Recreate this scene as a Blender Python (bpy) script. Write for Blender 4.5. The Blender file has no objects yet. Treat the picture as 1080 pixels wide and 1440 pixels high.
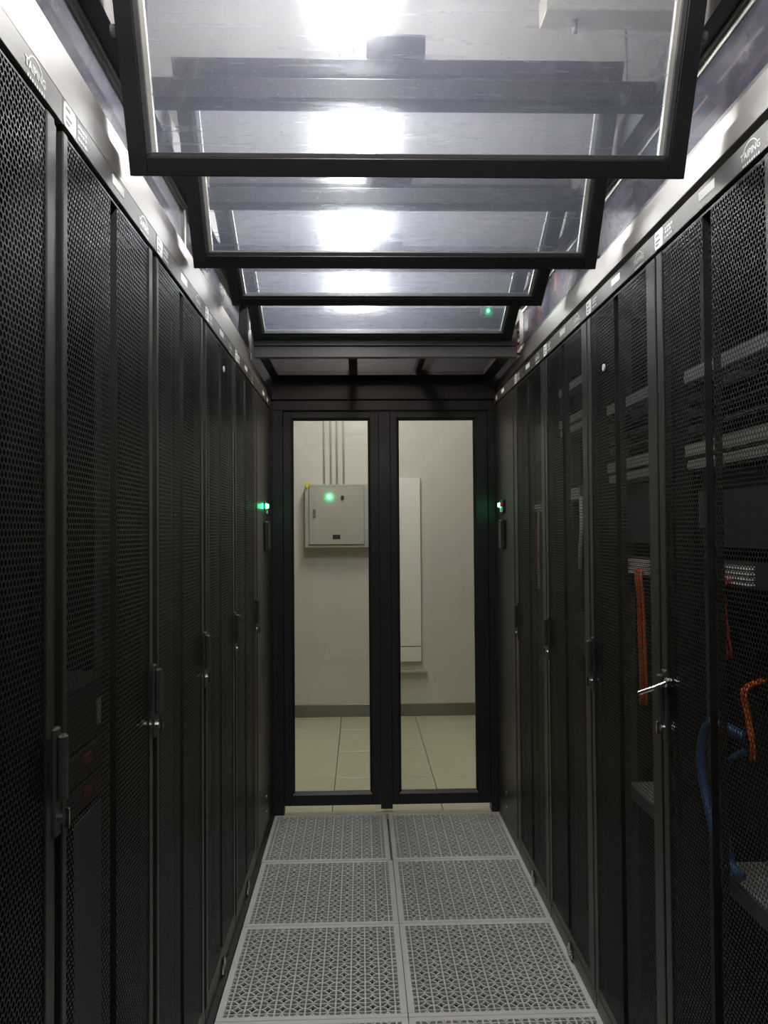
import bpy, bmesh, math, random
from mathutils import Matrix, Vector
random.seed(7)
S = bpy.context.scene
C = S.collection

# ------------------------------------------------------------------ camera
cam_d = bpy.data.cameras.new('camera')
cam_d.sensor_fit = 'VERTICAL'; cam_d.sensor_height = 36.0
cam_d.lens = 1133.22 / 1440 * 36.0
cam_d.clip_start = 0.01
cam = bpy.data.objects.new('camera', cam_d); C.objects.link(cam)
yaw, pitch, roll = 0.030012, 0.023188, -0.007447
fw = Vector((math.sin(yaw)*math.cos(pitch), math.cos(yaw)*math.cos(pitch), math.sin(pitch)))
rt = Vector((math.cos(yaw), -math.sin(yaw), 0)); up = rt.cross(fw)
r2 = rt*math.cos(roll) + up*math.sin(roll); u2 = -rt*math.sin(roll) + up*math.cos(roll)
M = Matrix((r2, u2, -fw)).transposed().to_4x4(); M.translation = Vector((-0.1402, -4.3401, 1.5135))
cam.matrix_world = M
S.camera = cam

# ------------------------------------------------------------------ world, exposure
w = bpy.data.worlds.new('world'); S.world = w; w.use_nodes = True
w.node_tree.nodes['Background'].inputs[0].default_value = (0.6, 0.6, 0.6, 1)
w.node_tree.nodes['Background'].inputs[1].default_value = 0.02
vs = S.view_settings
S.display_settings.display_device = 'sRGB'
vs.view_transform = 'Standard'; vs.look = 'None'; vs.exposure = 0.0; vs.gamma = 1.0
vs.use_curve_mapping = False
cy = S.cycles
cy.max_bounces = 10; cy.diffuse_bounces = 5; cy.glossy_bounces = 5; cy.transmission_bounces = 8
cy.transparent_max_bounces = 32; cy.use_denoising = True
cy.sample_clamp_indirect = 8.0
cy.caustics_reflective = False; cy.caustics_refractive = False
LAMP = 54.0                       # strength of the ceiling lamps' diffusers
LAMP_COL = (1.0, 0.965, 0.93)

# ------------------------------------------------------------------ materials
def new_mat(name):
    m = bpy.data.materials.new(name); m.use_nodes = True
    return m, m.node_tree, m.node_tree.nodes['Principled BSDF']

def paint(name, col, rough=0.5, metal=0.0, spec=0.5, var=0.12, nscale=30.0, bump=0.0, bscale=400.0, rvar=0.08):
    m, nt, b = new_mat(name); N, L = nt.nodes, nt.links
    tc = N.new('ShaderNodeTexCoord')
    no = N.new('ShaderNodeTexNoise'); no.inputs['Scale'].default_value = nscale; no.inputs['Detail'].default_value = 4
    L.new(tc.outputs['Object'], no.inputs['Vector'])
    mr = N.new('ShaderNodeMapRange'); L.new(no.outputs['Fac'], mr.inputs[0])
    mr.inputs[1].default_value = .3; mr.inputs[2].default_value = .7
    mr.inputs[3].default_value = 1 - var; mr.inputs[4].default_value = 1 + var
    mx = N.new('ShaderNodeVectorMath'); mx.operation = 'SCALE'
    mx.inputs[0].default_value = col; L.new(mr.outputs[0], mx.inputs['Scale'])
    L.new(mx.outputs[0], b.inputs['Base Color'])
    m2 = N.new('ShaderNodeMapRange'); L.new(no.outputs['Fac'], m2.inputs[0])
    m2.inputs[3].default_value = max(.02, rough - rvar); m2.inputs[4].default_value = min(1, rough + rvar)
    L.new(m2.outputs[0], b.inputs['Roughness'])
    b.inputs['Metallic'].default_value = metal
    b.inputs['Specular IOR Level'].default_value = spec
    if bump > 0:
        n2 = N.new('ShaderNodeTexNoise'); n2.inputs['Scale'].default_value = bscale
        L.new(tc.outputs['Object'], n2.inputs['Vector'])
        bp = N.new('ShaderNodeBump'); bp.inputs['Strength'].default_value = bump; bp.inputs['Distance'].default_value = .002
        L.new(n2.outputs['Fac'], bp.inputs['Height']); L.new(bp.outputs[0], b.inputs['Normal'])
    return m

def emit(name, col, s):
    m, nt, b = new_mat(name)
    b.inputs['Base Color'].default_value = (*col, 1)
    b.inputs['Emission Color'].default_value = (*col, 1); b.inputs['Emission Strength'].default_value = s
    return m

def math_n(nt, op, a, b=None):
    n = nt.nodes.new('ShaderNodeMath'); n.operation = op
    for i, v in enumerate((a, b)):
        if v is None: continue
        if isinstance(v, (int, float)): n.inputs[i].default_value = v
        else: nt.links.new(v, n.inputs[i])
    return n.outputs[0]

def perforated(name, col, pitch, rad, rough=0.42, metal=0.0):
    """sheet metal with a staggered grid of round holes (object Y/Z plane)"""
    m, nt, b = new_mat(name); N, L = nt.nodes, nt.links
    b.inputs['Base Color'].default_value = (*col, 1); b.inputs['Roughness'].default_value = rough
    b.inputs['Metallic'].default_value = metal
    tc = N.new('ShaderNodeTexCoord'); sp = N.new('ShaderNodeSeparateXYZ'); L.new(tc.outputs['Object'], sp.inputs[0])
    y, z = sp.outputs[1], sp.outputs[2]
    zp = pitch * 1.7320508
    def dist(oy, oz):
        a = math_n(nt, 'FRACT', math_n(nt, 'ADD', math_n(nt, 'DIVIDE', y, pitch), 100 + oy))
        c = math_n(nt, 'FRACT', math_n(nt, 'ADD', math_n(nt, 'DIVIDE', z, zp), 100 + oz))
        a = math_n(nt, 'MULTIPLY', math_n(nt, 'SUBTRACT', a, .5), pitch)
        c = math_n(nt, 'MULTIPLY', math_n(nt, 'SUBTRACT', c, .5), zp)
        return math_n(nt, 'ADD', math_n(nt, 'MULTIPLY', a, a), math_n(nt, 'MULTIPLY', c, c))
    d = math_n(nt, 'MINIMUM', dist(0, 0), dist(.5, .5))
    hole = math_n(nt, 'LESS_THAN', d, rad * rad)
    tr = N.new('ShaderNodeBsdfTransparent'); mx = N.new('ShaderNodeMixShader')
    L.new(hole, mx.inputs[0]); L.new(b.outputs[0], mx.inputs[1]); L.new(tr.outputs[0], mx.inputs[2])
    L.new(mx.outputs[0], N['Material Output'].inputs['Surface'])
    return m

def glass(name, tint=(.9, .92, .93), haze=.12, dust=.05, hrough=.26, scratch=0.0, refl=1.0, scale=3.0, grough=.03):
    m, nt, b = new_mat(name); N, L = nt.nodes, nt.links
    N.remove(b)
    out = N['Material Output']
    tr = N.new('ShaderNodeBsdfTransparent'); tr.inputs[0].default_value = (*tint, 1)
    rf = N.new('ShaderNodeBsdfRefraction'); rf.inputs['Roughness'].default_value = hrough; rf.inputs['IOR'].default_value = 1.12
    rf.inputs['Color'].default_value = (.95, .96, 1, 1)
    tl = N.new('ShaderNodeBsdfTranslucent'); tl.inputs[0].default_value = (.70, .75, .98, 1)
    gl = N.new('ShaderNodeBsdfGlossy'); gl.inputs['Roughness'].default_value = grough
    tc = N.new('ShaderNodeTexCoord')
    n1 = N.new('ShaderNodeTexNoise'); n1.inputs['Scale'].default_value = scale; n1.inputs['Detail'].default_value = 5
    n1.inputs['Distortion'].default_value = 1.5
    L.new(tc.outputs['Object'], n1.inputs['Vector'])
    fac = math_n(nt, 'MULTIPLY', math_n(nt, 'POWER', n1.outputs['Fac'], 2.0), haze * 4)
    if scratch > 0:
        mp = N.new('ShaderNodeMapping'); mp.inputs['Rotation'].default_value = (0, .55, 0); mp.inputs['Scale'].default_value = (2.5, 1, 55)
        L.new(tc.outputs['Object'], mp.inputs['Vector'])
        n2 = N.new('ShaderNodeTexNoise'); n2.inputs['Scale'].default_value = 1.6; n2.inputs['Detail'].default_value = 3
        n2.inputs['Distortion'].default_value = .6
        L.new(mp.outputs[0], n2.inputs['Vector'])
        n3 = N.new('ShaderNodeTexNoise'); n3.inputs['Scale'].default_value = 260; L.new(tc.outputs['Object'], n3.inputs['Vector'])
        s = math_n(nt, 'MULTIPLY', math_n(nt, 'GREATER_THAN', n2.outputs['Fac'], .62), scratch)
        s2 = math_n(nt, 'MULTIPLY', math_n(nt, 'GREATER_THAN', n3.outputs['Fac'], .72), scratch * 1.4)
        fac = math_n(nt, 'ADD', fac, math_n(nt, 'ADD', s, s2))
    fac = math_n(nt, 'MINIMUM', fac, .85)
    a = N.new('ShaderNodeMixShader'); L.new(fac, a.inputs[0]); L.new(tr.outputs[0], a.inputs[1]); L.new(rf.outputs[0], a.inputs[2])
    df = N.new('ShaderNodeBsdfDiffuse'); df.inputs[0].default_value = (.56, .57, .76, 1)
    td = N.new('ShaderNodeMixShader'); L.new(tl.outputs[0], td.inputs[1]); L.new(df.outputs[0], td.inputs[2])
    c = N.new('ShaderNodeMixShader'); c.inputs[0].default_value = dust; L.new(a.outputs[0], c.inputs[1]); L.new(td.outputs[0], c.inputs[2])
    lw = N.new('ShaderNodeLayerWeight'); lw.inputs[0].default_value = .5
    fr = math_n(nt, 'MULTIPLY', math_n(nt, 'ADD', math_n(nt, 'MULTIPLY', math_n(nt, 'POWER', lw.outputs['Facing'], 5.0), .9), .045), refl)
    g = N.new('ShaderNodeMixShader'); L.new(fr, g.inputs[0]); L.new(c.outputs[0], g.inputs[1]); L.new(gl.outputs[0], g.inputs[2])
    L.new(g.outputs[0], out.inputs['Surface'])
    return m

BLK = paint('black_paint', (.125, .125, .12), .41, metal=1.0, var=.05, rvar=.03)
BLK2 = paint('black_matte', (.012, .012, .012), .6)
FRAME = paint('frame_black', (.014, .014, .017), .40, var=.04, rvar=.03)
FASC = paint('fascia_gloss', (.25, .242, .23), .44, metal=1.0, spec=.9, var=.0, rvar=.0)
TRIM = paint('trim_gloss', (.50, .48, .455), .42, metal=1.0, spec=.9, var=.0, rvar=.0)
MESH = perforated('perforated_steel', (.085, .085, .083), .0115, .0047, .42, 1.0)
SHELF = perforated('perforated_shelf', (.3, .3, .3), .016, .005)
ALU = paint('pale_aluminium', (.72, .72, .68), .35, metal=.3, var=.05)
CHROME = paint('chrome', (.75, .75, .75), .15, metal=1.0, var=.03)
STEEL = paint('steel_grey', (.2, .2, .2), .4, metal=.4)
GREY = paint('grey_metal', (.085, .085, .09), .5)
WHITE = paint('white_label', (.95, .95, .95), .28, spec=1.0, var=.0, rvar=.0)
PRINT = paint('white_print', (.8, .8, .8), .3, spec=1.0, var=.0, rvar=.0)
PANELG = paint('pale_panel_grey', (.28, .28, .27), .5)
INK = paint('ink_grey', (.25, .25, .27), .6)
TILE = paint('tile_grey', (.49, .50, .49), .5, var=.06, nscale=12, bump=.08, bscale=500)
CREAM = paint('cream_tile', (.52, .50, .355), .32, var=.05, nscale=6)
PLENUM = paint('plenum_concrete', (.05, .05, .05), .8)
HEAD = paint('header_grey', (.13, .122, .128), .36, spec=.7, var=.02, rvar=.02)
REFLECT = paint('reflection_white', (.80, .78, .72), .5, var=.02)  # pale tone of the reflection stand-in on the far wall
WALLM = paint('wall_paint', (.60, .575, .51), .7, var=.03, nscale=3, bump=.03, bscale=200)
CEIL = paint('ceiling_paint', (.42, .395, .37), .8, var=.03, nscale=3)
BASE = paint('skirting_steel', (.20, .19, .155), .32, metal=.5, var=.1, nscale=4)
BOXM = paint('box_paint', (.40, .385, .335), .45, var=.03)
DARKP = paint('dark_plastic', (.03, .03, .03), .4)
ROOFGL = glass('roof_glass', haze=.10, dust=.08, hrough=.80, scratch=.11)
ENDGL = glass('end_roof_glass', tint=(.85, .8, .75), haze=.0, dust=.02)
SIDEGL = glass('side_glass', tint=(.86, .87, .94), haze=.20, dust=.17, hrough=.9, grough=.16)
DOORGL = glass('door_glass', tint=(.93, .94, .92), haze=.0, dust=.0)
GREEN = emit('led_green', (.05, 1.0, .35), 30.0)
LAMPM = emit('lamp_diffuser', LAMP_COL, LAMP)
ORANGE = paint('orange_fibre', (.52, .095, .015), .45)
REDC = paint('red_cable', (.55, .03, .03), .45)
BLUEC = paint('blue_cable', (.03, .10, .25), .45)
DULLRED = paint('dull_red', (.16, .02, .02), .5)
YELC = paint('yellow_duct', (.33, .27, .16), .5)
WCAB = paint('white_cable', (.6, .6, .58), .5)
YSTK = paint('yellow_sticker', (.75, .6, .05), .5)

# ------------------------------------------------------------------ mesh helpers
class MB:
    def __init__(s): s.bm = bmesh.new()
    def box(s, x0, x1, y0, y1, z0, z1, bev=0.0):
        x0, x1 = min(x0, x1), max(x0, x1); y0, y1 = min(y0, y1), max(y0, y1); z0, z1 = min(z0, z1), max(z0, z1)
        v = [s.bm.verts.new(p) for p in ((x0,y0,z0),(x1,y0,z0),(x1,y1,z0),(x0,y1,z0),(x0,y0,z1),(x1,y0,z1),(x1,y1,z1),(x0,y1,z1))]
        f = [s.bm.faces.new([v[i] for i in q]) for q in ((3,2,1,0),(4,5,6,7),(0,1,5,4),(1,2,6,5),(2,3,7,6),(3,0,4,7))]
        if bev > 0:
            e = list({e for q in f for e in q.edges})
            bmesh.ops.bevel(s.bm, geom=e, offset=bev, segments=1, affect='EDGES', profile=.5)
        return s
    def cyl(s, p0, p1, r, n=12, r1=None):
        p0, p1 = Vector(p0), Vector(p1); d = (p1 - p0).normalized()
        a = d.orthogonal().normalized(); b = d.cross(a); r1 = r if r1 is None else r1
        A = [s.bm.verts.new(p0 + (a*math.cos(t)+b*math.sin(t))*r) for t in (2*math.pi*i/n for i in range(n))]
        B = [s.bm.verts.new(p1 + (a*math.cos(t)+b*math.sin(t))*r1) for t in (2*math.pi*i/n for i in range(n))]
        for i in range(n): s.bm.faces.new((A[i], A[(i+1)%n], B[(i+1)%n], B[i]))
        s.bm.faces.new(A[::-1]); s.bm.faces.new(B)
        return s
    def tube(s, pts, r, n=6):
        pts = [Vector(p) for p in pts]; rings = []
        a = (pts[1]-pts[0]).orthogonal().normalized()
        for i, p in enumerate(pts):
            d = (pts[min(i+1, len(pts)-1)] - pts[max(i-1, 0)]).normalized()
            a = (a - d*a.dot(d)).normalized(); b = d.cross(a)
            rings.append([s.bm.verts.new(p + (a*math.cos(t)+b*math.sin(t))*r) for t in (2*math.pi*k/n for k in range(n))])
        for A, B in zip(rings, rings[1:]):
            for k in range(n): s.bm.faces.new((A[k], A[(k+1)%n], B[(k+1)%n], B[k]))
        s.bm.faces.new(rings[0][::-1]); s.bm.faces.new(rings[-1])
        return s
    def plate(s, outline, h, axis, at):
        """extruded polygon; outline in the two remaining axes"""
        def P(u, v, w):
            return {'x': (w, u, v), 'y': (u, w, v), 'z': (u, v, w)}[axis]
        A = [s.bm.verts.new(P(u, v, at)) for u, v in outline]; B = [s.bm.verts.new(P(u, v, at+h)) for u, v in outline]
        n = len(A)
        for i in range(n): s.bm.faces.new((A[i], A[(i+1)%n], B[(i+1)%n], B[i]))
        s.bm.faces.new(A[::-1]); s.bm.faces.new(B)
        return s
    def mesh(s, name, mat, smooth=False):
        bmesh.ops.recalc_face_normals(s.bm, faces=s.bm.faces[:])
        me = bpy.data.meshes.new(name); s.bm.to_mesh(me); s.bm.free()
        me.materials.append(mat)
        if smooth:
            for p in me.polygons: p.use_smooth = True
        return me

def obj(name, mb, mat, parent=None, smooth=False, loc=None):
    me = mb if isinstance(mb, bpy.types.Mesh) else mb.mesh(name, mat, smooth)
    o = bpy.data.objects.new(name, me); C.objects.link(o)
    if parent: o.parent = parent
    if loc: o.location = loc
    return o
def tag(o, label=None, cat=None, group=None, kind=None):
    if label: o['label'] = label
    if cat: o['category'] = cat
    if group: o['group'] = group
    if kind: o['kind'] = kind
    return o
def thing(name, label, cat, loc=(0,0,0), group=None, rot=None):
    o = bpy.data.objects.new(name, None); C.objects.link(o); o.location = loc; o.empty_display_size = .05
    if rot: o.rotation_euler = rot
    return tag(o, label, cat, group)
def structure(name, mb, mat, label=None):
    o = obj(name, mb, mat); o['kind'] = 'structure'
    if label: o['label'] = label
    return o
def dup(root, loc, label, group=None):
    r = root.copy(); C.objects.link(r); r.location = loc; r['label'] = label
    if group: r['group'] = group
    for ch in list(root.children):
        c = ch.copy(); C.objects.link(c); c.parent = r
        for g in ch.children:
            d = g.copy(); C.objects.link(d); d.parent = c
    return r
def bez(pts, n=8):
    """Catmull-Rom through pts"""
    P = [Vector(p) for p in pts]; P = [P[0]*2-P[1]] + P + [P[-1]*2-P[-2]]; out = []
    for i in range(1, len(P)-2):
        for k in range(n):
            t = k/n; a, b, c, d = P[i-1], P[i], P[i+1], P[i+2]
            out.append(.5*((2*b)+(c-a)*t+(2*a-5*b+4*c-d)*t*t+(3*b-a-3*c+d)*t**3))
    out.append(P[-2]); return out
def text_geo(txt, size):
    cu = bpy.data.curves.new('t', 'FONT'); cu.body = txt; cu.size = size; cu.offset = .0005; cu.resolution_u = 2
    cu.align_x = 'CENTER'; cu.align_y = 'CENTER'
    o = bpy.data.objects.new('t', cu); C.objects.link(o)
    dg = bpy.context.evaluated_depsgraph_get(); me = o.evaluated_get(dg).to_mesh()
    V = [(v.co.x, v.co.y) for v in me.vertices]; F = [tuple(p.vertices) for p in me.polygons]
    o.evaluated_get(dg).to_mesh_clear(); bpy.data.objects.remove(o); bpy.data.curves.remove(cu)
    return V, F

# ------------------------------------------------------------------ key dimensions (metres, from the photograph)
XL, XR = -.617, .590              # rack front planes
YFAR = 2.277                      # far wall
ZC = 3.41                         # ceiling
SIDE = {-1: dict(x=XL, far=-.635, door=2.173, fas=2.222, gap=2.236, mid=2.290, top=2.339, gx=-.683, bead=2.507),
         1: dict(x=XR, far=-.590, door=2.189, fas=2.241, gap=2.270, mid=2.314, top=2.3635, gx=.613, bead=2.501)}

# ------------------------------------------------------------------ room shell
RX0, RX1, RY0 = -3.2, 3.4, -7.5
structure('ceiling', MB().box(RX0, RX1, RY0, YFAR, ZC, ZC+.1), CEIL)
structure('wall_front', MB().box(RX0, RX1, YFAR, YFAR+.12, -.4, ZC), WALLM)
structure('wall_back', MB().box(RX0, RX1, RY0-.12, RY0, -.4, ZC), WALLM)
structure('wall_left', MB().box(RX0-.12, RX0, RY0-.12, YFAR+.12, -.4, ZC), WALLM)
structure('wall_right', MB().box(RX1, RX1+.12, RY0-.12, YFAR+.12, -.4, ZC), WALLM)
structure('baseboard_front', MB().box(RX0, RX1, YFAR-.012, YFAR-.0005, 0.0, .099, .002), BASE)

# floor: plenum slab below, solid cream tiles outside the aisle, perforated tiles inside it
floor = structure('floor', MB().box(RX0, RX1, RY0, YFAR, -.42, -.36), PLENUM)
gap = .002
mb = MB().box(-.3+gap, .3-gap, -.3+gap, .3-gap, -.03, 0, .0015)
solid = mb.mesh('floor_tile', CREAM)
ys = [0.06+.6*k for k in range(0, 4)]
for ix in range(-5, 6):
    for iy in range(-12, 4):
        x0 = .6*ix; yc = .34 + .6*iy
        if iy < 0 and -1.5 < x0 < 1.5 and True: continue
        if abs(x0) > 2.9: continue
        obj('floor_tile', solid, CREAM, floor, loc=(x0, yc, 0))
# last strip of tiles is trimmed by the front wall
# support slab under racks
obj('rack_plinth_slab', MB().box(-1.85, XL-.005, -6.7, .04, -.03, 0), BLK2, floor)
obj('rack_plinth_slab', MB().box(XR+.012, 1.85, -6.7, .04, -.03, 0), BLK2, floor)
obj('floor_seal', MB().box(XL-.004, -.6015, -6.7, .0, -.03, .004), BLK2, floor)
obj('threshold', MB().box(-.60, .60, .002, .037, -.03, .003, .001), CREAM, floor)

def perf_tile():
    m = MB(); b = .021; h = .3 - .0012; zt = 0.0; zb = -.012
    m.box(-h, h, -h, -h+b, zb, zt, .0012); m.box(-h, h, h-b, h, zb, zt, .0012)
    m.box(-h, -h+b, -h+b, h-b, zb, zt); m.box(h-b, h, -h+b, h-b, zb, zt)
    p = .525/11; g = [-.2625+p*i for i in range(12)]
    for c in g:
        m.box(c-.0026, c+.0026, -h+b, h-b, zb+.004, zt-.0006)
        m.box(-h+b, h-b, c-.0021, c+.0021, zb+.004, zt-.0008)
    R, wd, n = .0234, .0023, 16
    for cx in g:
        for cy in g:
            rings = []
            for (r, z) in ((R+wd, zt-.001), (R-wd, zt-.001), (R-wd, zb+.004), (R+wd, zb+.004)):
                rings.append([m.bm.verts.new((max(-h+.004, min(h-.004, cx+r*math.cos(2*math.pi*k/n))), max(-h+.004, min(h-.004, cy+r*math.sin(2*math.pi*k/n))), z)) for k in range(n)])
            for q in range(4):
                A, B = rings[q], rings[(q+1) % 4]
                for k in range(n): m.bm.faces.new((A[k], A[(k+1) % n], B[(k+1) % n], B[k]))
    return m.mesh('perforated_tile', TILE)
pt = perf_tile()
for r in range(8):
    for sx in (-1, 1):
        dx = -.009 if (r == 0 and sx < 0) else 0.0
        o = obj('perforated_tile', pt, TILE, floor, loc=(sx*.3+dx, -.3-.6*r, .0 if not (r == 0) else .001))
# pedestals stringers under the seams
st = MB()
for k in range(0, 9): st.box(-.6, .6, -.6*k-.012, -.6*k+.012, -.06, -.031)
st.box(-.612, -.59, -5, 0, -.06, -.031); st.box(-.012, .012, -5, 0, -.06, -.031)
obj('stringer', st, STEEL, floor)

# ------------------------------------------------------------------ containment frame above the racks
cf = thing('containment_frame', 'black metal roof frame of beams and side trim spanning the aisle above both rack rows', 'frame', (0, 0, 0))
YB, YE = -5.2, -.66
BZ0, BZ1 = 2.530, 2.578
for (x0, x1) in ((-.675, -.631), (.5645, .606)):
    obj('longitudinal_beam', MB().box(x0, x1, YB, YE, BZ0, BZ1+.03, .002), FRAME, cf)
for yb in (-3.05, -2.45, -1.85, -1.25):
    obj('crossbeam', MB().box(-.631, .5645, yb-.03, yb+.03, 2.522, 2.571, .002), FRAME, cf)
# header over the end bay, posts
obj('header_beam', MB().box(-.617, .585, -.70, -.66, 2.354, 2.43, .003), HEAD, cf)
obj('header_beam', MB().box(-.615, .583, -.694, -.66, 2.302, 2.352, .003), HEAD, cf)
obj('header_panel', MB().box(-.631, .5645, -.688, -.668, 2.43, 2.53), FRAME, cf)
for s in (-1, 1):
    d = SIDE[s]; x = d['x']; o = s
    f = lambda u: x + o*u
    obj('end_post', MB().box(f(.018), f(.062), -.725, -.63, d['top']-.0, BZ0, .003), FRAME, cf)
    # lower trim: two flat rails with a joint between them
    obj('trim_rail', MB().box(f(.010), f(.045), YB, -.03, d['gap'], d['mid']-.0018, .0012), TRIM, cf)
    obj('trim_rail', MB().box(f(.020), f(.066), YB, -.63, d['mid']+.0005, d['top'], .0012), TRIM, cf)
    obj('trim_backing', MB().box(f(.05), f(.09), YB, -.03, d['fas']-.03, d['mid']), BLK2, cf)
    # glazing bead below the long beam: two pale lips with a groove
    bx = -.675 if s < 0 else .606
    obj('glazing_bead', MB().box(bx, bx+s*.012, YB, -.70, d['bead'], BZ0-.013, .001), ALU, cf)
    obj('glazing_bead', MB().box(bx-s*.004, bx+s*.010, YB, -.70, BZ0-.010, BZ0-.0005, .001), ALU, cf)
    ym = [-3.045, -1.86, -.71]
    for k, (y0, y1) in enumerate(((-3.035, -1.87), (-1.855, -.72))):
        obj('side_pane', MB().box(d['gx']-.003, d['gx']+.003, y0, y1, d['top']-.01, d['bead']+.008), SIDEGL, cf)
    obj('dark_reflection', MB().box(d['gx']-.004, d['gx']+.004, YB, -3.06, d['top']-.01, d['bead']+.008), BLK2, cf)  # solid black in place of side glass that reflects dark
    for y in (-3.047, -1.8625):
        obj('mullion', MB().box(d['gx']-s*.012, d['gx']+s*.006, y-.011, y+.011, d['top']-.001, d['bead'], .001), ALU if y < -3 else TRIM, cf)
# low glazed ceiling of the end bay
obj('end_roof_frame', MB().box(-.61, -.565, -.66, .0, 2.335, 2.365).box(.52, .585, -.66, .0, 2.335, 2.365).box(-.565, .52, -.11, .0, 2.335, 2.365).box(-.565, .52, -.66, -.62, 2.335, 2.365), FRAME, cf)
obj('end_roof_pane', MB().box(-.565, .52, -.62, -.11, 2.347, 2.353), ENDGL, cf)
for xx in (-.17, .17):
    obj('end_roof_bar', MB().box(xx-.022, xx+.022, -.66, .0, 2.366, 2.41), FRAME, cf)
# small green status lamp on the last beam
obj('status_box', MB().box(.415, .475, -.735, -.70, 2.485, 2.525, .004), DARKP, cf)
lt = obj('status_light', MB().cyl((.445, -.735, 2.503), (.445, -.743, 2.503), .006, 10), GREEN, cf)
tag(lt, 'small lit green indicator')

# ------------------------------------------------------------------ tilting roof panels
PW, PH = 1.165, .265
def roof_panel(yc, zc, ang, label):
    t = thing('skylight_panel', label, 'skylight', (-.030, yc, zc), 'tilting glass roof panels over the aisle', rot=(math.radians(ang), 0, 0))
    # local: X across, Z along the panel (top = +), Y thickness
    h, b, th = PW/2, .036, .017
    for sx in (-1, 1):
        obj('side_bar', MB().box(sx*h, sx*(h-b), -th, th, -PH, PH, .0015), FRAME, t)
    obj('end_bar', MB().box(-h+b, h-b, -th, th, -PH, -PH+b, .0015), FRAME, t)
    obj('end_bar', MB().box(-h+b, h-b, -th, th, PH-b, PH, .0015), FRAME, t)
    for sx in (-1, 1):
        obj('glazing_bead', MB().box(sx*(h-b), sx*(h-b-.011), -.012, .008, -PH+b, PH-b, .001), GREY, t)
        bd = obj('bead_strip', MB().box(sx*(h-b-.011), sx*(h-b-.020), -.004, .010, -PH+b, PH-b), ALU, t); tag(bd, 'pale metal glazing strip')
        obj('screw', MB().cyl((sx*(h-b-.006), -.012, PH-b-.04), (sx*(h-b-.006), -.015, PH-b-.04), .004, 8), CHROME, t)
    for zz in (-PH+b, PH-b):
        sg = 1 if zz < 0 else -1
        obj('glazing_bead', MB().box(-h+b, h-b, -.012, .008, zz, zz+sg*.010, .001), GREY, t)
    obj('glass_pane', MB().box(-h+b+.006, h-b-.006, -.001, .005, -PH+b+.004, PH-b-.004), ROOFGL, t)
    obj('lock_block', MB().box(-.085, .065, -th, th+.012, PH-.003, PH+.055, .004), FRAME, t)
    for sx in (-1, 1):
        obj('pivot_pin', MB().cyl((sx*h, 0, 0), (sx*(h+.012), 0, 0), .012, 12), STEEL, t)
    return t
roof_panel(-2.755, 2.505, 23, 'nearest glass roof panel, tilted almost upright, with scratches around the lamp glare')
roof_panel(-2.150, 2.505, 32, 'second glass roof panel from the front, its top bar seen through the nearest one')
roof_panel(-1.550, 2.505, 60, 'third glass roof panel from the front, lying flatter than the two before it')
roof_panel(-.950, 2.505, 63, 'farthest glass roof panel, with a green light glinting through its right end')

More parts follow.
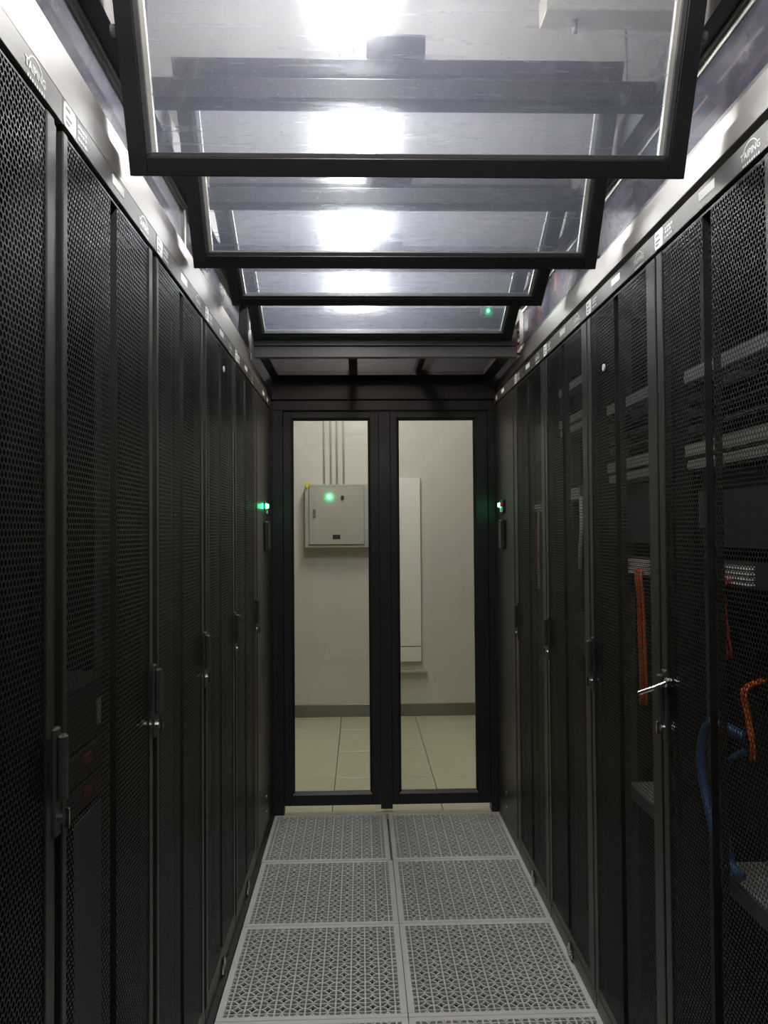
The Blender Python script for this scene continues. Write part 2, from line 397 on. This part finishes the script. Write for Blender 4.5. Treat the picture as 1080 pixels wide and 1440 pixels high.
# ------------------------------------------------------------------ server racks
ARC = [(math.cos(a), math.sin(a)) for a in (math.pi*(.12+.76*i/10) for i in range(11))]
TXT = text_geo('TAIPING', .019)
RW = .6
RACKS = {}
def make_rack(s, label, group):
    d = SIDE[s]; o = s
    f = lambda u: o*u                       # u>0 goes into the rack
    # local origin: front plane, near boundary of the rack, floor
    t = thing('server_rack', label, 'rack', (d['x'], 0, 0), group)
    zt = d['door']
    near, farw = (.024, .064) if s < 0 else (.062, .042)
    m = MB()
    m.box(f(.06), f(1.08), .002, .006, .0, zt).box(f(.06), f(1.08), RW-.006, RW-.002, .0, zt)
    m.box(f(1.074), f(1.08), .006, RW-.006, .0, zt).box(f(.06), f(1.08), .002, RW-.002, zt, zt+.012).box(f(.06), f(1.07), .006, RW-.006, .01, .05)
    m.box(f(.03), f(.075), .006, .03, .0, zt).box(f(.03), f(.075), RW-.03, RW-.006, .0, zt)
    obj('cabinet_shell', m, BLK2, t)
    obj('plinth', MB().box(f(.004), f(.06), .004, RW-.004, .0, .055, .002), BLK, t)
    for y0 in (.055, RW-.075):
        r = MB(); r.box(f(.088), f(.091), y0, y0+.02, .06, zt-.02).box(f(.091), f(.12), y0 if y0 > .3 else y0+.017, (y0+.003) if y0 > .3 else y0+.02, .06, zt-.02)
        rail = obj('mounting_rail', r, GREY, t)
        q = MB()
        for k in range(47): q.box(f(.0878), f(.0884), y0+.006, y0+.013, .09+.0444*k, .099+.0444*k)
        hl = obj('rail_holes', q, BLK2, rail); hl['kind'] = 'stuff'
    # door
    z0, z1 = .062, zt-.006
    m = MB()
    m.box(f(0), f(.022), .004, near, z0, z1, .002)
    if s < 0:
        m.box(f(0), f(.022), RW-.064, RW-.034, z0, z1, .002); m.box(f(.006), f(.024), RW-.034, RW-.010, z0, z1, .002)
    else:
        m.box(f(.0), f(.022), RW-.042, RW-.008, z0, z1, .002); m.box(f(.004), f(.024), .030, near, z0, z1, .002)
    m.box(f(0.001), f(.022), near, RW-farw, z0, z0+.03, .001); m.box(f(.003), f(.022), near, RW-farw, z1-.006, z1, .001)
    door = obj('door', m, BLK, t)
    c = (near + RW - farw)/2; hw = .022
    for y0, y1 in ((near-.002, c-hw), (c+hw, RW-farw+.002)):
        obj('perforated_sheet', MB().box(f(.003), f(.0035), y0, y1, z0+.02, z1-.004), MESH, door)
    k = MB(); zt2 = z1-.008
    k.box(f(.018), f(.0185), c-hw, c+hw, z0+.02, zt2)
    obj('channel_back', k, MESH, door)
    for sy in (-1, 1):
        obj('channel_side', MB().box(f(.003), f(.019), c+sy*hw-.0006, c+sy*hw+.0006, z0+.02, zt2), BLK, door)
    # handle with chrome lock on the far stile
    hz = 1.125 if s < 0 else 1.09
    yc = RW-.024
    m = MB().box(f(-.004), f(.006), yc-.013, yc+.013, hz-.085, hz+.085, .003)
    m.box(f(-.018), f(-.004), yc-.009, yc+.009, hz-.03, hz+.075, .004)
    obj('handle', m, DARKP, door)
    lk = MB().cyl((f(-.004), yc+.004, hz-.055), (f(-.012), yc+.004, hz-.055), .010, 12)
    lk.box(f(-.020), f(-.012), yc+.001, yc+.007, hz-.07, hz-.04, .001)
    tag(obj('lock', lk, CHROME, door), 'chrome keyed lock')
    # fascia with label plates and lettering
    fas = obj('fascia', MB().box(f(.0), f(.045), .0012, RW-.0012, zt+.003, d['fas'], .0012), FASC, t)
    fh = d['fas']-zt; e = -.0008
    lo = lambda a: a if s < 0 else RW-a      # a = distance from the reader's left end
    def rr(y0, y1, zz0, zz1, r):
        y0, y1 = min(y0, y1), max(y0, y1); out = []
        for cx, cz, a0 in ((y1-r, zz1-r, 0), (y0+r, zz1-r, 90), (y0+r, zz0+r, 180), (y1-r, zz0+r, 270)):
            for i in range(4): out.append((cx+r*math.cos(math.radians(a0+30*i)), cz+r*math.sin(math.radians(a0+30*i))))
        return out
    nt_ = obj('name_tag', MB().plate(rr(lo(.004), lo(.058), zt+.005, d['fas']-.003, .008), f(e), 'x', 0), WHITE, fas); nt_['label'] = 'white rounded tag'
    q = MB(); zc = zt+fh*.5
    for zz, ln in ((zc+.010, .020), (zc-.004, .028), (zc-.013, .018)): q.box(f(e), f(e-.0003), lo(.012), lo(.012+ln), zz, zz+.0045)
    q2 = MB()
    for zz, w0, w1 in ((zc+.008, .070, .118), (zc-.001, .070, .112), (zc-.013, .070, .118)):
        a = w0
        while a < w1:
            l = random.uniform(.006, .013); q2.box(f(e), 0, lo(a), lo(min(a+l, w1)), zz, zz+.0062); a += l+.0035
    obj('tag_print', q, INK, fas); obj('tag_lines', q2, PRINT, fas)
    lp = obj('label_plate', MB().box(f(e), 0, lo(.262), lo(.338), zt+fh*.42, zt+fh*.80), WHITE, fas); lp['label'] = 'small white label'
    # lettering with an arc above and small letters below
    lg = MB(); yl = lo(.49); dr = 1 if s < 0 else -1; zl = zt+fh*.46
    V, F = TXT
    vv = [lg.bm.verts.new((f(e), yl+dr*x*1.05, zl+z_)) for x, z_ in V]
    for q_ in F:
        try: lg.bm.faces.new([vv[i] for i in q_])
        except ValueError: pass
    for (a, b) in zip(ARC, ARC[1:]):
        ps = []
        for (p, r_) in ((a, .026), (b, .026), (b, .0235), (a, .0235)):
            ps.append(lg.bm.verts.new((f(e), yl+dr*p[0]*r_*1.15, zl-.002+p[1]*r_*.92)))
        lg.bm.faces.new(ps)
    a = -.030
    while a < .030:
        lg.box(f(e), f(e*.4), yl+dr*a, yl+dr*(a+.0045), zl-.0195, zl-.0145); a += .0085
    obj('logo', lg, PRINT, fas)
    # bright bracket at floor level
    bk = MB().box(f(-.006), f(.004), .27, .33, .012, .040, .004); bk.cyl((f(-.003), .30, .040), (f(-.003), .30, .062), .006, 8)
    tag(obj('foot_bracket', bk, CHROME, t), 'small chrome bracket at floor level')
    return t
def rack_loc(s, k): return (SIDE[s]['x'], SIDE[s]['far']-.6*k, 0)
LL = {6: 'black perforated rack of the left row beside the camera, left of the picture edge',
      5: 'nearest black perforated rack of the left row, cut by the left edge of the picture',
      4: 'second black perforated rack of the left row, a pale panel inside',
      3: 'third black perforated rack from the front in the left row, below the second roof panel',
      2: 'fourth black perforated rack of the left row, white dot beside its centre channel',
      1: 'farthest perforated rack of the left row, next to the solid end cabinet'}
LR = {6: 'black perforated rack of the right row level with the camera, outside the picture',
      5: 'black perforated rack of the right row just nearer than the picture edge',
      4: 'nearest black perforated rack of the right row, its silver latch standing open',
      3: 'second black perforated rack from the front in the right row, holding a thick orange cable',
      2: 'third black perforated rack of the right row, white cable beside its orange one',
      1: 'farthest perforated rack of the right row, next to the solid end cabinet'}
pl = make_rack(-1, LL[5], 'left row of server racks'); pl.location = rack_loc(-1, 5)
for k in (6, 4, 3, 2, 1): RACKS[(-1, k)] = dup(pl, rack_loc(-1, k), LL[k])
pr = make_rack(1, LR[4], 'right row of server racks'); pr.location = rack_loc(1, 4)
for k in (6, 5, 3, 2, 1): RACKS[(1, k)] = dup(pr, rack_loc(1, k), LR[k])
# the open silver latch on the nearest right rack
lat = MB(); yb = SIDE[1]['far']-.6*4+.6-.024
yb -= .036
lat.tube([(XR-.006, yb, 1.150), (XR-.035, yb+.012, 1.135), (XR-.065, yb+.03, 1.120)], .0055, 8)
lat.cyl((XR-.012, yb, 1.150), (XR+.0, yb, 1.150), .012, 10)
o = obj('open_latch', lat, CHROME, pr, smooth=False); o.matrix_parent_inverse = Matrix.Translation(-Vector(pr.location))
tag(o, 'silver lever standing out from the door')
# white dots stuck on two doors
for s, par, y, z in ((1, 3, -1.974, 1.994), (-1, 2, -1.502, 2.086)):
    x = SIDE[s]['x']
    root = RACKS[(s, par)]
    o = obj('sticker', MB().cyl((x, y, z), (x-s*.004, y, z), .011, 10), WHITE, root); o.matrix_parent_inverse = Matrix.Translation(-Vector(root.location))
    tag(o, 'round white sticker')

# ------------------------------------------------------------------ solid end cabinets with the door controls
def end_cabinet(s, label):
    d = SIDE[s]; x = d['x']; o = s; f = lambda u: x+o*u
    t = thing('end_cabinet', label, 'cabinet', (0, 0, 0), 'solid cabinets flanking the door')
    y0, y1 = d['far']+.002, -.015; zt = d['door']
    obj('cabinet_shell', MB().box(f(.03), f(1.08), y0+.004, y1, 0, zt), BLK2, t)
    dr = obj('door', MB().box(f(0), f(.03), y0+.05, y1-.004, .06, zt-.006, .002).box(f(.003), f(.03), y0+.004, y0+.044, .06, zt-.006, .002), BLK, t)
    obj('plinth', MB().box(f(.004), f(.03), y0, y1, 0, .055, .002), BLK, t)
    obj('fascia', MB().box(f(0), f(.045), y0, y1-.0, zt+.003, d['fas'], .0012), FASC, t)
    q = MB()
    fh = d['fas']-zt
    for a, w, z0, z1 in ((.27, .075, .42, .8), (.47, .05, .3, .7)): q.box(f(-.0008), f(0), y0+a, y0+a+w, zt+fh*z0, zt+fh*z1)
    obj('label_plate', q, WHITE, t)
    yc = -.275
    # push button plate: green lamp, red button, three small pale markings
    obj('button_plate', MB().box(f(-.010), f(0), yc-.03, yc+.075, 1.60, 1.665, .003), DARKP, t)
    gx = yc+.035 if s > 0 else yc-.05
    b = obj('green_lamp', MB().cyl((f(-.010), gx, 1.640), (f(-.024), gx, 1.640), .013, 14, .010), GREEN, t); tag(b, 'lit green lamp')
    rx = yc-.005 if s > 0 else yc+.01
    b = obj('red_button', MB().cyl((f(-.010), rx, 1.640), (f(-.02), rx, 1.640), .012, 12), REDC, t); tag(b, 'dark red button')
    mk = MB()
    for k in range(3): mk.box(f(-.0104), f(-.0115), yc-.018+.026*k, yc-.008+.026*k, 1.604, 1.622)
    obj('button_marking', mk, WHITE, t)
    rd = obj('card_reader', MB().box(f(-.022), f(0), yc-.035, yc+.035, 1.415, 1.565, .006), DARKP, t)
    tag(obj('reader_face', MB().box(f(-.0235), f(-.021), yc-.024, yc+.024, 1.430, 1.548, .001), GREY, rd), 'grey face plate')
    hg = MB()
    for z in (.115, .19): hg.cyl((f(-.006), -.27, z), (f(0), -.27, z), .009, 10)
    obj('cable_port', hg, STEEL, t)
    return t
end_cabinet(-1, 'solid black end cabinet left of the glass doors, with green lamp and card reader')
end_cabinet(1, 'solid black end cabinet right of the glass doors, with green lamp, red button and reader')

# ------------------------------------------------------------------ double glass door and end wall
door = thing('door_1', None, None, (0, 0, 0)); door['kind'] = 'structure'
obj('door_frame', MB().box(-.612, -.553, .0, .07, .0, 2.165, .003), FRAME, door)
obj('door_frame', MB().box(.556, .612, .0, .07, .0, 2.165, .003), FRAME, door)
obj('door_header', MB().box(-.612, .612, -.012, .07, 2.222, 2.335, .003), FRAME, door)
obj('door_header', MB().box(-.612, .612, .0, .07, 2.165, 2.220, .003), FRAME, door)
obj('center_post', MB().box(-.036, .026, .012, .062, .022, 2.166, .002), FRAME, door)
def leaf(x0, x1, gx0, gx1):
    zb, ztp, gz0, gz1 = .045, 2.163, .115, 2.113
    b = .012
    lf = MB().box(x0, gx0-b, .014, .056, zb, ztp, .002).box(gx1+b, x1, .014, .056, zb, ztp, .002)
    lf.box(gx0-b, gx1+b, .014, .056, zb, gz0-b, .002).box(gx0-b, gx1+b, .014, .056, gz1+b, ztp, .002)
    o = obj('door_leaf', lf, FRAME, door)
    bd = MB()
    # chamfered bead round the pane
    for q in (((gx0-b, .016), (gx0, .028), (gx0, .044), (gx0-b, .044)), ((gx1+b, .016), (gx1, .028), (gx1, .044), (gx1+b, .044))):
        bd.plate(q, gz1-gz0+2*b, 'z', gz0-b)
    for z0, z1 in ((gz0-b, gz0), (gz1+b, gz1)):
        bd.plate(((.016, z0), (.028, z1), (.044, z1), (.044, z0)), gx1-gx0+2*b, 'x', gx0-b)
    obj('glazing_bead', bd, FRAME, o)
    obj('glass_pane', MB().box(gx0-.004, gx1+.004, .032, .038, gz0-.004, gz1+.004), DOORGL, o)
leaf(-.552, -.037, -.497, -.0945)
leaf(.027, .555, .0745, .479)
# side infill between door frame and racks' ends up to the header
obj('door_infill', MB().box(-.72, -.612, .0, .06, 0, 2.335), FRAME, door)
obj('door_infill', MB().box(.612, .72, .0, .06, 0, 2.335), FRAME, door)
obj('door_infill', MB().box(-.72, .72, .01, .06, 2.335, 2.60), FRAME, door)

# ------------------------------------------------------------------ far room
eb = thing('electrical_box', 'beige wall-mounted electrical box with a green lamp, behind the left door pane', 'electrical box', (-.325, YFAR, 1.635))
bw, bh, bd_ = .257, .255, .12
obj('box_body', MB().box(-bw, bw, -bd_, -.0005, -bh, bh, .003), BOXM, eb)
dr = obj('box_door', MB().box(-.222, .218, -bd_-.012, -bd_-.001, -.229, .234, .003), BOXM, eb)
obj('box_shadow_gap', MB().box(-.228, .224, -bd_-.0015, -bd_+.001, -.235, .240), INK, eb)
tag(obj('green_lamp', MB().cyl((-.059, -bd_-.012, .152), (-.059, -bd_-.026, .152), .015, 14), GREEN, dr), 'lit green lamp')
obj('selector_knob', MB().cyl((.046, -bd_-.012, .151), (.046, -bd_-.03, .151), .013, 12).box(.042, .050, -bd_-.036, -bd_-.028, .139, .163), DARKP, dr)
obj('box_handle', MB().box(-.190, -.170, -bd_-.022, -bd_-.012, -.01, .055, .003), STEEL, dr)
obj('rating_plate', MB().box(-.035, .027, -bd_-.0135, -bd_-.012, -.188, -.150), DARKP, dr)
tag(obj('warning_sticker', MB().plate(((-.262, .262), (-.212, .262), (-.237, .222)), -.0015, 'y', -bd_-.0135), YSTK, eb), 'yellow warning triangle')
for i, (x, r) in enumerate(((-.43, .008), (-.375, .008), (-.325, .008), (-.27, .008))):  # thin pipes stand in for soft dark bands of shade and reflection
    names = ('leftmost', 'second from left', 'third from left', 'rightmost')
    tag(obj('shade_pipe', MB().cyl((x, YFAR-.010, 1.892), (x, YFAR-.010, ZC-.005), r, 10), WALLM, None, True),
        names[i] + ' of four pale pipes standing in for soft shade above the electrical box', 'shade_pipe', 'pipes standing in for shade above the electrical box')
wp = thing('reflection_panel', 'tall white cover stand-in on the far wall behind the right door pane', 'panel', (.20, YFAR, 1.19))  # pale boxes stand in for the reflection of a white cabinet
obj('reflection', MB().box(-.155, .155, -.03, -.0005, -.62, .757, .003), REFLECT, wp)
obj('lower_reflection', MB().box(-.155, .155, -.036, -.0005, -.745, -.628, .003), REFLECT, wp)
obj('reflection_ledge', MB().box(-.155, .20, -.05, -.0005, -.835, -.815, .003), BOXM, wp)

# ------------------------------------------------------------------ ceiling lamps in one row above the aisle, and one added beyond the doors
def lamp(y, label):
    t = thing('ceiling_light', label, 'lamp', (-.15, y, ZC), 'row of hanging lamps above the aisle')
    obj('housing', MB().box(-.045, .045, -.30, .30, -.46, -.43, .004), BOXM, t)
    for sy in (-.2, .2): obj('suspension', MB().cyl((0, sy, -.43), (0, sy, -.001), .004, 8), STEEL, t)
    obj('diffuser', MB().box(-.075, .075, -.295, .295, -.525, -.461, .02), LAMPM, t)
for y, l in ((-4.15, 'bright hanging lamp straight above the camera position'),
             (-3.30, 'bright hanging lamp just ahead of the camera, beyond the top edge of the picture'),
             (-2.45, 'bright hanging lamp glaring at the top edge through the nearest roof panel'),
             (-1.60, 'bright hanging lamp glaring low in the nearest roof panel'),
             (-.75, 'bright hanging lamp glaring through the second roof panel'),
             (.10, 'bright hanging lamp glaring through the third roof panel'),
             (1.30, 'nearly hidden hanging lamp added beyond the glass doors to brighten the far wall')):  # extra lamp off the row spacing, added to brighten the wall top
    lamp(y, l)

# ------------------------------------------------------------------ cable trays and cables over the racks
def tray(x, z, y0, y1, label):
    t = thing('cable_tray', label, 'cable tray', (x, (y0+y1)/2, z))
    h = (y1-y0)/2
    for sx in (-1, 1): obj('side_rail', MB().box(sx*.15, sx*.162, -h, h, 0, .09, .001), STEEL, t)
    n = int((y1-y0)/.3)
    for k in range(n):
        yy = -h + .1 + k*.3
        obj('rung', MB().box(-.15, .15, yy-.015, yy+.015, .0, .018), STEEL, t)
    for yy in (-h+1.2, 0, h-.6):
        for sx in (-1, 1): obj('hanger', MB().cyl((sx*.167, yy, .0), (sx*.167, yy, ZC-z-.001), .005, 8), STEEL, t)
    return t
tray(.93, 2.70, -5.0, 1.6, 'grey ladder cable tray over the right racks, seen through the side glass')
tray(-1.0, 2.72, -5.0, 1.6, 'grey ladder cable tray over the left racks, seen through the side glass')
def cable(name, pts, r, mat, label, group=None, n=7):
    return tag(obj(name, MB().tube(bez(pts), r, n), mat, None, True), label, 'cable', group)
for i, (dx, mat, nm) in enumerate(((-.11, WCAB, 'white'), (-.06, BLUEC, 'blue'), (-.01, REDC, 'red'), (.05, ORANGE, 'orange'), (.10, WCAB, 'pale grey'))):
    cable('tray_cable', [(.93+dx, -5+1.3*k, 2.735+.012*math.sin(k*1.7+i)) for k in range(6)], .016, mat, nm + ' cable running along the ladder tray above the right racks' if i < 4 else 'outermost pale cable running along the ladder tray above the right racks')
cable('drop_cable', [(.85, -.55, 2.84), (.775, -.53, 2.825), (.740, -.52, 2.75), (.740, -.52, 2.55), (.740, -.52, 2.21)], .020, REDC, 'thick red cable dropping from the tray by the last side pane')
cable('drop_cable', [(.85, -.62, 2.84), (.775, -.62, 2.83), (.738, -.62, 2.75), (.738, -.62, 2.55), (.738, -.62, 2.21)], .022, BLUEC, 'thick blue cable dropping from the tray next to the red one')
cable('drop_cable', [(.85, -.86, 2.84), (.775, -.85, 2.825), (.742, -.83, 2.75), (.742, -.83, 2.5), (.742, -.83, 2.21)], .016, ORANGE, 'orange cable dropping from the tray nearest the camera')
fd = thing('fibre_duct', 'yellow fibre duct above the right racks behind the side glass', 'duct', (.98, -2.9, 2.765))
obj('duct_body', MB().box(-.05, .05, -1.2, 1.2, 0, .06, .004), YELC, fd)
obj('duct_lid', MB().box(-.054, .054, -1.2, 1.2, .06, .068, .002), YELC, fd)
for i, (y, zz) in enumerate(((-.60, 2.70), (-.48, 2.70))):
    tag(obj('paper_tag', MB().box(.7655, .7678, y-.035, y+.035, zz-.02, zz+.025), WHITE), ('near ' if i == 0 else 'far ') + 'white paper tag hanging at the cable tray behind the right side glass', 'tag')
sr = thing('strut_channel', 'grey strut channel fixed under the ceiling at the upper right', 'strut', (.78, -1.9, ZC))
obj('channel', MB().box(-.345, .345, -.05, .05, -.32, -.24, .003), BOXM, sr)
for xx in (-.3, .3): obj('bracket', MB().box(xx-.02, xx+.02, -.02, .02, -.24, -.001), BOXM, sr)
for x, nm in ((.845, 'right'), (.535, 'left')):
    z0 = 2.72 if nm == 'right' else 3.05
    tag(obj('hanger_rod', MB().cyl((x, -1.9, z0), (x, -1.9, 3.089), .008, 8), STEEL, None, True), nm + ' threaded rod hanging from the grey strut channel', 'rod')

# ------------------------------------------------------------------ equipment inside the racks
def rack_unit_frame(y0, y1, z0, z1, label, s=1):
    x = SIDE[s]['x']; f = lambda u: s*u
    t = thing('distribution_frame', label, 'equipment', (x+s*.086, (y0+y1)/2, z0), 'open distribution frames in the right racks')
    h = (y1-y0)/2; H = z1-z0
    fl = obj('flange', MB().box(f(-.045), f(.0), -h, h, H-.03, H, .002), PANELG, t)
    obj('flange', MB().box(f(-.045), f(0), -h, h, .03, .06, .002).box(f(-.04), f(0), -h, h, 0, .024, .002), PANELG, t)
    for sy in (-1, 1): obj('side_plate', MB().box(f(.0), f(.3), sy*(h-.018), sy*(h-.022), .0, H), GREY, t)
    for k in range(4):
        zz = .07 + (H-.11)*k/3.4
        obj('tray_shelf', MB().box(f(.0), f(.3), -h+.022, h-.022, zz, zz+.004), GREY, t)
        obj('cable_ring', MB().box(f(-.042), f(-.004), h-.05, h-.012, zz+.012, zz+.034, .004), DARKP, t)
    obj('back_plate', MB().box(f(.3), f(.304), -h+.018, h-.018, 0, H), BLK2, t)
rack_unit_frame(-2.92, -2.455, 1.650, 1.885, 'grey open distribution frame high in the nearest right rack')
rack_unit_frame(-2.32, -1.855, 1.655, 1.895, 'grey open distribution frame high in the second right rack')
rack_unit_frame(-1.73, -1.255, 1.87, 2.05, 'grey open distribution frame high in the third right rack')

def blank_unit(y0, y1, z0, z1, label, mat, s=1, louvers=0, cat='equipment'):
    x = SIDE[s]['x']
    t = thing('rack_unit', label, cat, (x+s*.0865, (y0+y1)/2, z0)); f = lambda u: s*u
    h = (y1-y0)/2; H = z1-z0
    obj('unit_body', MB().box(f(.0), f(.5), -h+.02, h-.02, 0.002, H-.002), mat, t)
    obj('front_plate', MB().box(f(-.006), f(0), -h, h, 0.001, H-.001, .002), mat, t)
    for k in range(louvers):
        zz = H*(k+.3)/louvers
        obj('louver', MB().box(f(-.016), f(-.006), -h+.03, h-.03, zz, zz+H*.35/louvers), BLK2, t)
    for sy in (-1, 1): obj('ear_grip', MB().box(f(-.02), f(-.006), sy*(h-.012), sy*(h-.02), H*.25, H*.75, .002), GREY, t)
DBL = paint('unit_blueblack', (.03, .03, .04), .5)
blank_unit(-2.92, -2.455, 1.47, 1.645, 'dark blue-black unit under the distribution frame of the nearest right rack', DBL)
blank_unit(-2.32, -1.855, 1.47, 1.645, 'dark blue-black unit under the distribution frame of the second right rack', DBL)
blank_unit(-1.73, -1.255, 1.05, 1.20, 'dark louvred unit low in the third right rack', DBL, louvers=3)
blank_unit(-1.13, -.66, 1.00, 1.15, 'dark louvred unit low in the farthest right rack', DBL, louvers=3)
blank_unit(-1.13, -.66, 1.82, 1.98, 'plain dark unit high in the farthest right rack', GREY)

def connectors(yc, zc, label, rows=4, cols=7):
    x = XR+.0865; k = round((-yc-.59-.0)/.6+.5); ym = -.59-.6*k+.3-yc
    t = thing('patch_panel', label, 'patch panel', (x, yc, zc), 'patch panels with white connectors in the right racks')
    obj('panel', MB().box(-.006, .0, ym-.232, ym+.232, -.026, .03, .002), DARKP, t)
    for r in range(rows):
        for c in range(cols):
            obj('connector', MB().box(-.02, -.006, -.075+c*.022, -.063+c*.022, -.019+r*.011, -.0125+r*.011), WHITE, t)
connectors(-2.630, 1.413, 'patch panel of small white plugs above the orange leads in the nearest right rack')
connectors(-2.031, 1.404, 'patch panel of small white plugs above the thick orange cable in the second right rack')
connectors(-1.325, 1.645, 'patch panel of small white plugs in the third right rack')
connectors(-.70, 1.615, 'patch panel of small white plugs in the farthest right rack', 3, 5)

def bundle(path, k, spread, mat, label):
    """k thin leads following one path of (y, z) points just behind the door mesh"""
    m = MB(); x = XR+.045
    for i in range(k):
        a = random.uniform(-spread, spread); b = random.uniform(-.008, .008)
        m.tube(bez([(x+b+(.05 if j == 0 else 0), y+a*(1.6 if j in (0, len(path)-1) else 1)+random.uniform(-.003, .003), z) for j, (y, z) in enumerate(path)], 5), .0032, 5)
    o = obj('fibre_bundle', m, mat, None, True); tag(o, label, 'cable', 'fibre bundles in the right racks')
bundle([(-2.60, 1.405), (-2.632, 1.395), (-2.630, 1.36), (-2.640, 1.30), (-2.655, 1.24)], 4, .010, REDC, 'short red leads drooping from the plugs in the nearest right rack')
bundle([(-2.69, 1.20), (-2.714, 1.184), (-2.73, 1.131), (-2.746, 1.085), (-2.74, 1.05)], 6, .009, ORANGE, 'loose orange fibre bundle low in the nearest right rack')
bundle([(-2.00, 1.40), (-2.105, 1.385), (-2.119, 1.323), (-2.126, 1.206), (-2.137, 1.081), (-2.13, 1.03)], 8, .010, ORANGE, 'thick orange fibre bundle in the second right rack, beside the open latch')
bundle([(-1.30, 1.63), (-1.345, 1.60), (-1.357, 1.52), (-1.355, 1.446), (-1.358, 1.31), (-1.33, 1.25)], 9, .016, ORANGE, 'orange fibre bundle hanging in the third right rack')
bundle([(-.70, 1.61), (-.765, 1.59), (-.77, 1.5), (-.772, 1.339)], 4, .010, REDC, 'thin dark red fibre bundle in the farthest right rack')
cable('white_lead', [(XR+.06, -1.485, 1.63), (XR+.055, -1.508, 1.524), (XR+.055, -1.486, 1.448), (XR+.07, -1.425, 1.369)], .007, WCAB, 'white lead beside the orange bundle in the third right rack')
cable('white_lead', [(XR+.06, -.80, 1.60), (XR+.055, -.81, 1.45), (XR+.06, -.79, 1.25)], .006, WCAB, 'thin white lead in the farthest right rack')
cable('blue_lead', [(XR+.075, -2.66, 1.075), (XR+.05, -2.56, 1.082), (XR+.045, -2.515, 1.02), (XR+.045, -2.517, .95), (XR+.045, -2.568, .855), (XR+.055, -2.61, .80), (XR+.070, -2.65, .775)], .011, BLUEC, 'blue cable looping low in the nearest right rack')
cable('blue_lead', [(XR+.075, -2.66, 1.045), (XR+.065, -2.60, 1.0), (XR+.060, -2.585, .90), (XR+.074, -2.60, .775)], .007, BLUEC, 'thinner blue lead behind the blue loop in the nearest right rack')
def shelf(yc, z, label):
    t = thing('rack_shelf', label, 'shelf', (XR+.09, yc, z), 'perforated shelves in the right racks')
    obj('shelf_plate', MB().box(0, .55, -.214, .214, 0, .003), PANELG, t)
    obj('shelf_lip', MB().box(-.006, -.0025, -.232, .232, -.035, .003), GREY, t)
shelf(-2.69, .735, 'grey shelf low in the nearest right rack below the blue cable')
shelf(-2.09, .735, 'grey shelf low in the second right rack')
# left rack contents: pale blank panel and a small vent unit behind the second rack's mesh
lp = thing('blank_panel', 'pale upright blank panel low behind the mesh of the second left rack', 'panel', (XL-.075, -2.67, .051))
obj('panel_face', MB().box(-.004, 0, -.09, .10, 0, .90, .002), GREY, lp)
obj('panel_fold', MB().box(-.05, -.004, .09, .10, 0, .90), GREY, lp)
lu = thing('rack_unit', 'dark unit with a small pale grille behind the mesh of the second left rack', 'equipment', (XL-.0865, -2.72, 1.09))
obj('unit_body', MB().box(-.5, 0, -.215, .185, 0, .12), BLK2, lu)
obj('front_plate', MB().box(0, .006, -.247, .217, 0.001, .119, .002), BLK2, lu)
gr = obj('grille', MB().box(.006, .010, .10, .17, .02, .075, .001), PANELG, lu)
for k in range(2):
    u = thing('rack_unit', ('upper' if k == 0 else 'lower') + ' dark unit with a red stripe behind the mesh of the second left rack', 'equipment', (XL-.0865, -2.72, 1.045-.065*k))
    obj('unit_body', MB().box(-.5, 0, -.215, .185, -.02, .03), BLK2, u)
    obj('front_plate', MB().box(0, .006, -.247, .217, -.021, .031, .002), BLK2, u)
    tag(obj('red_stripe', MB().box(.006, .009, .02, .07, .0, .02), DULLRED, u), 'dull red stripe')
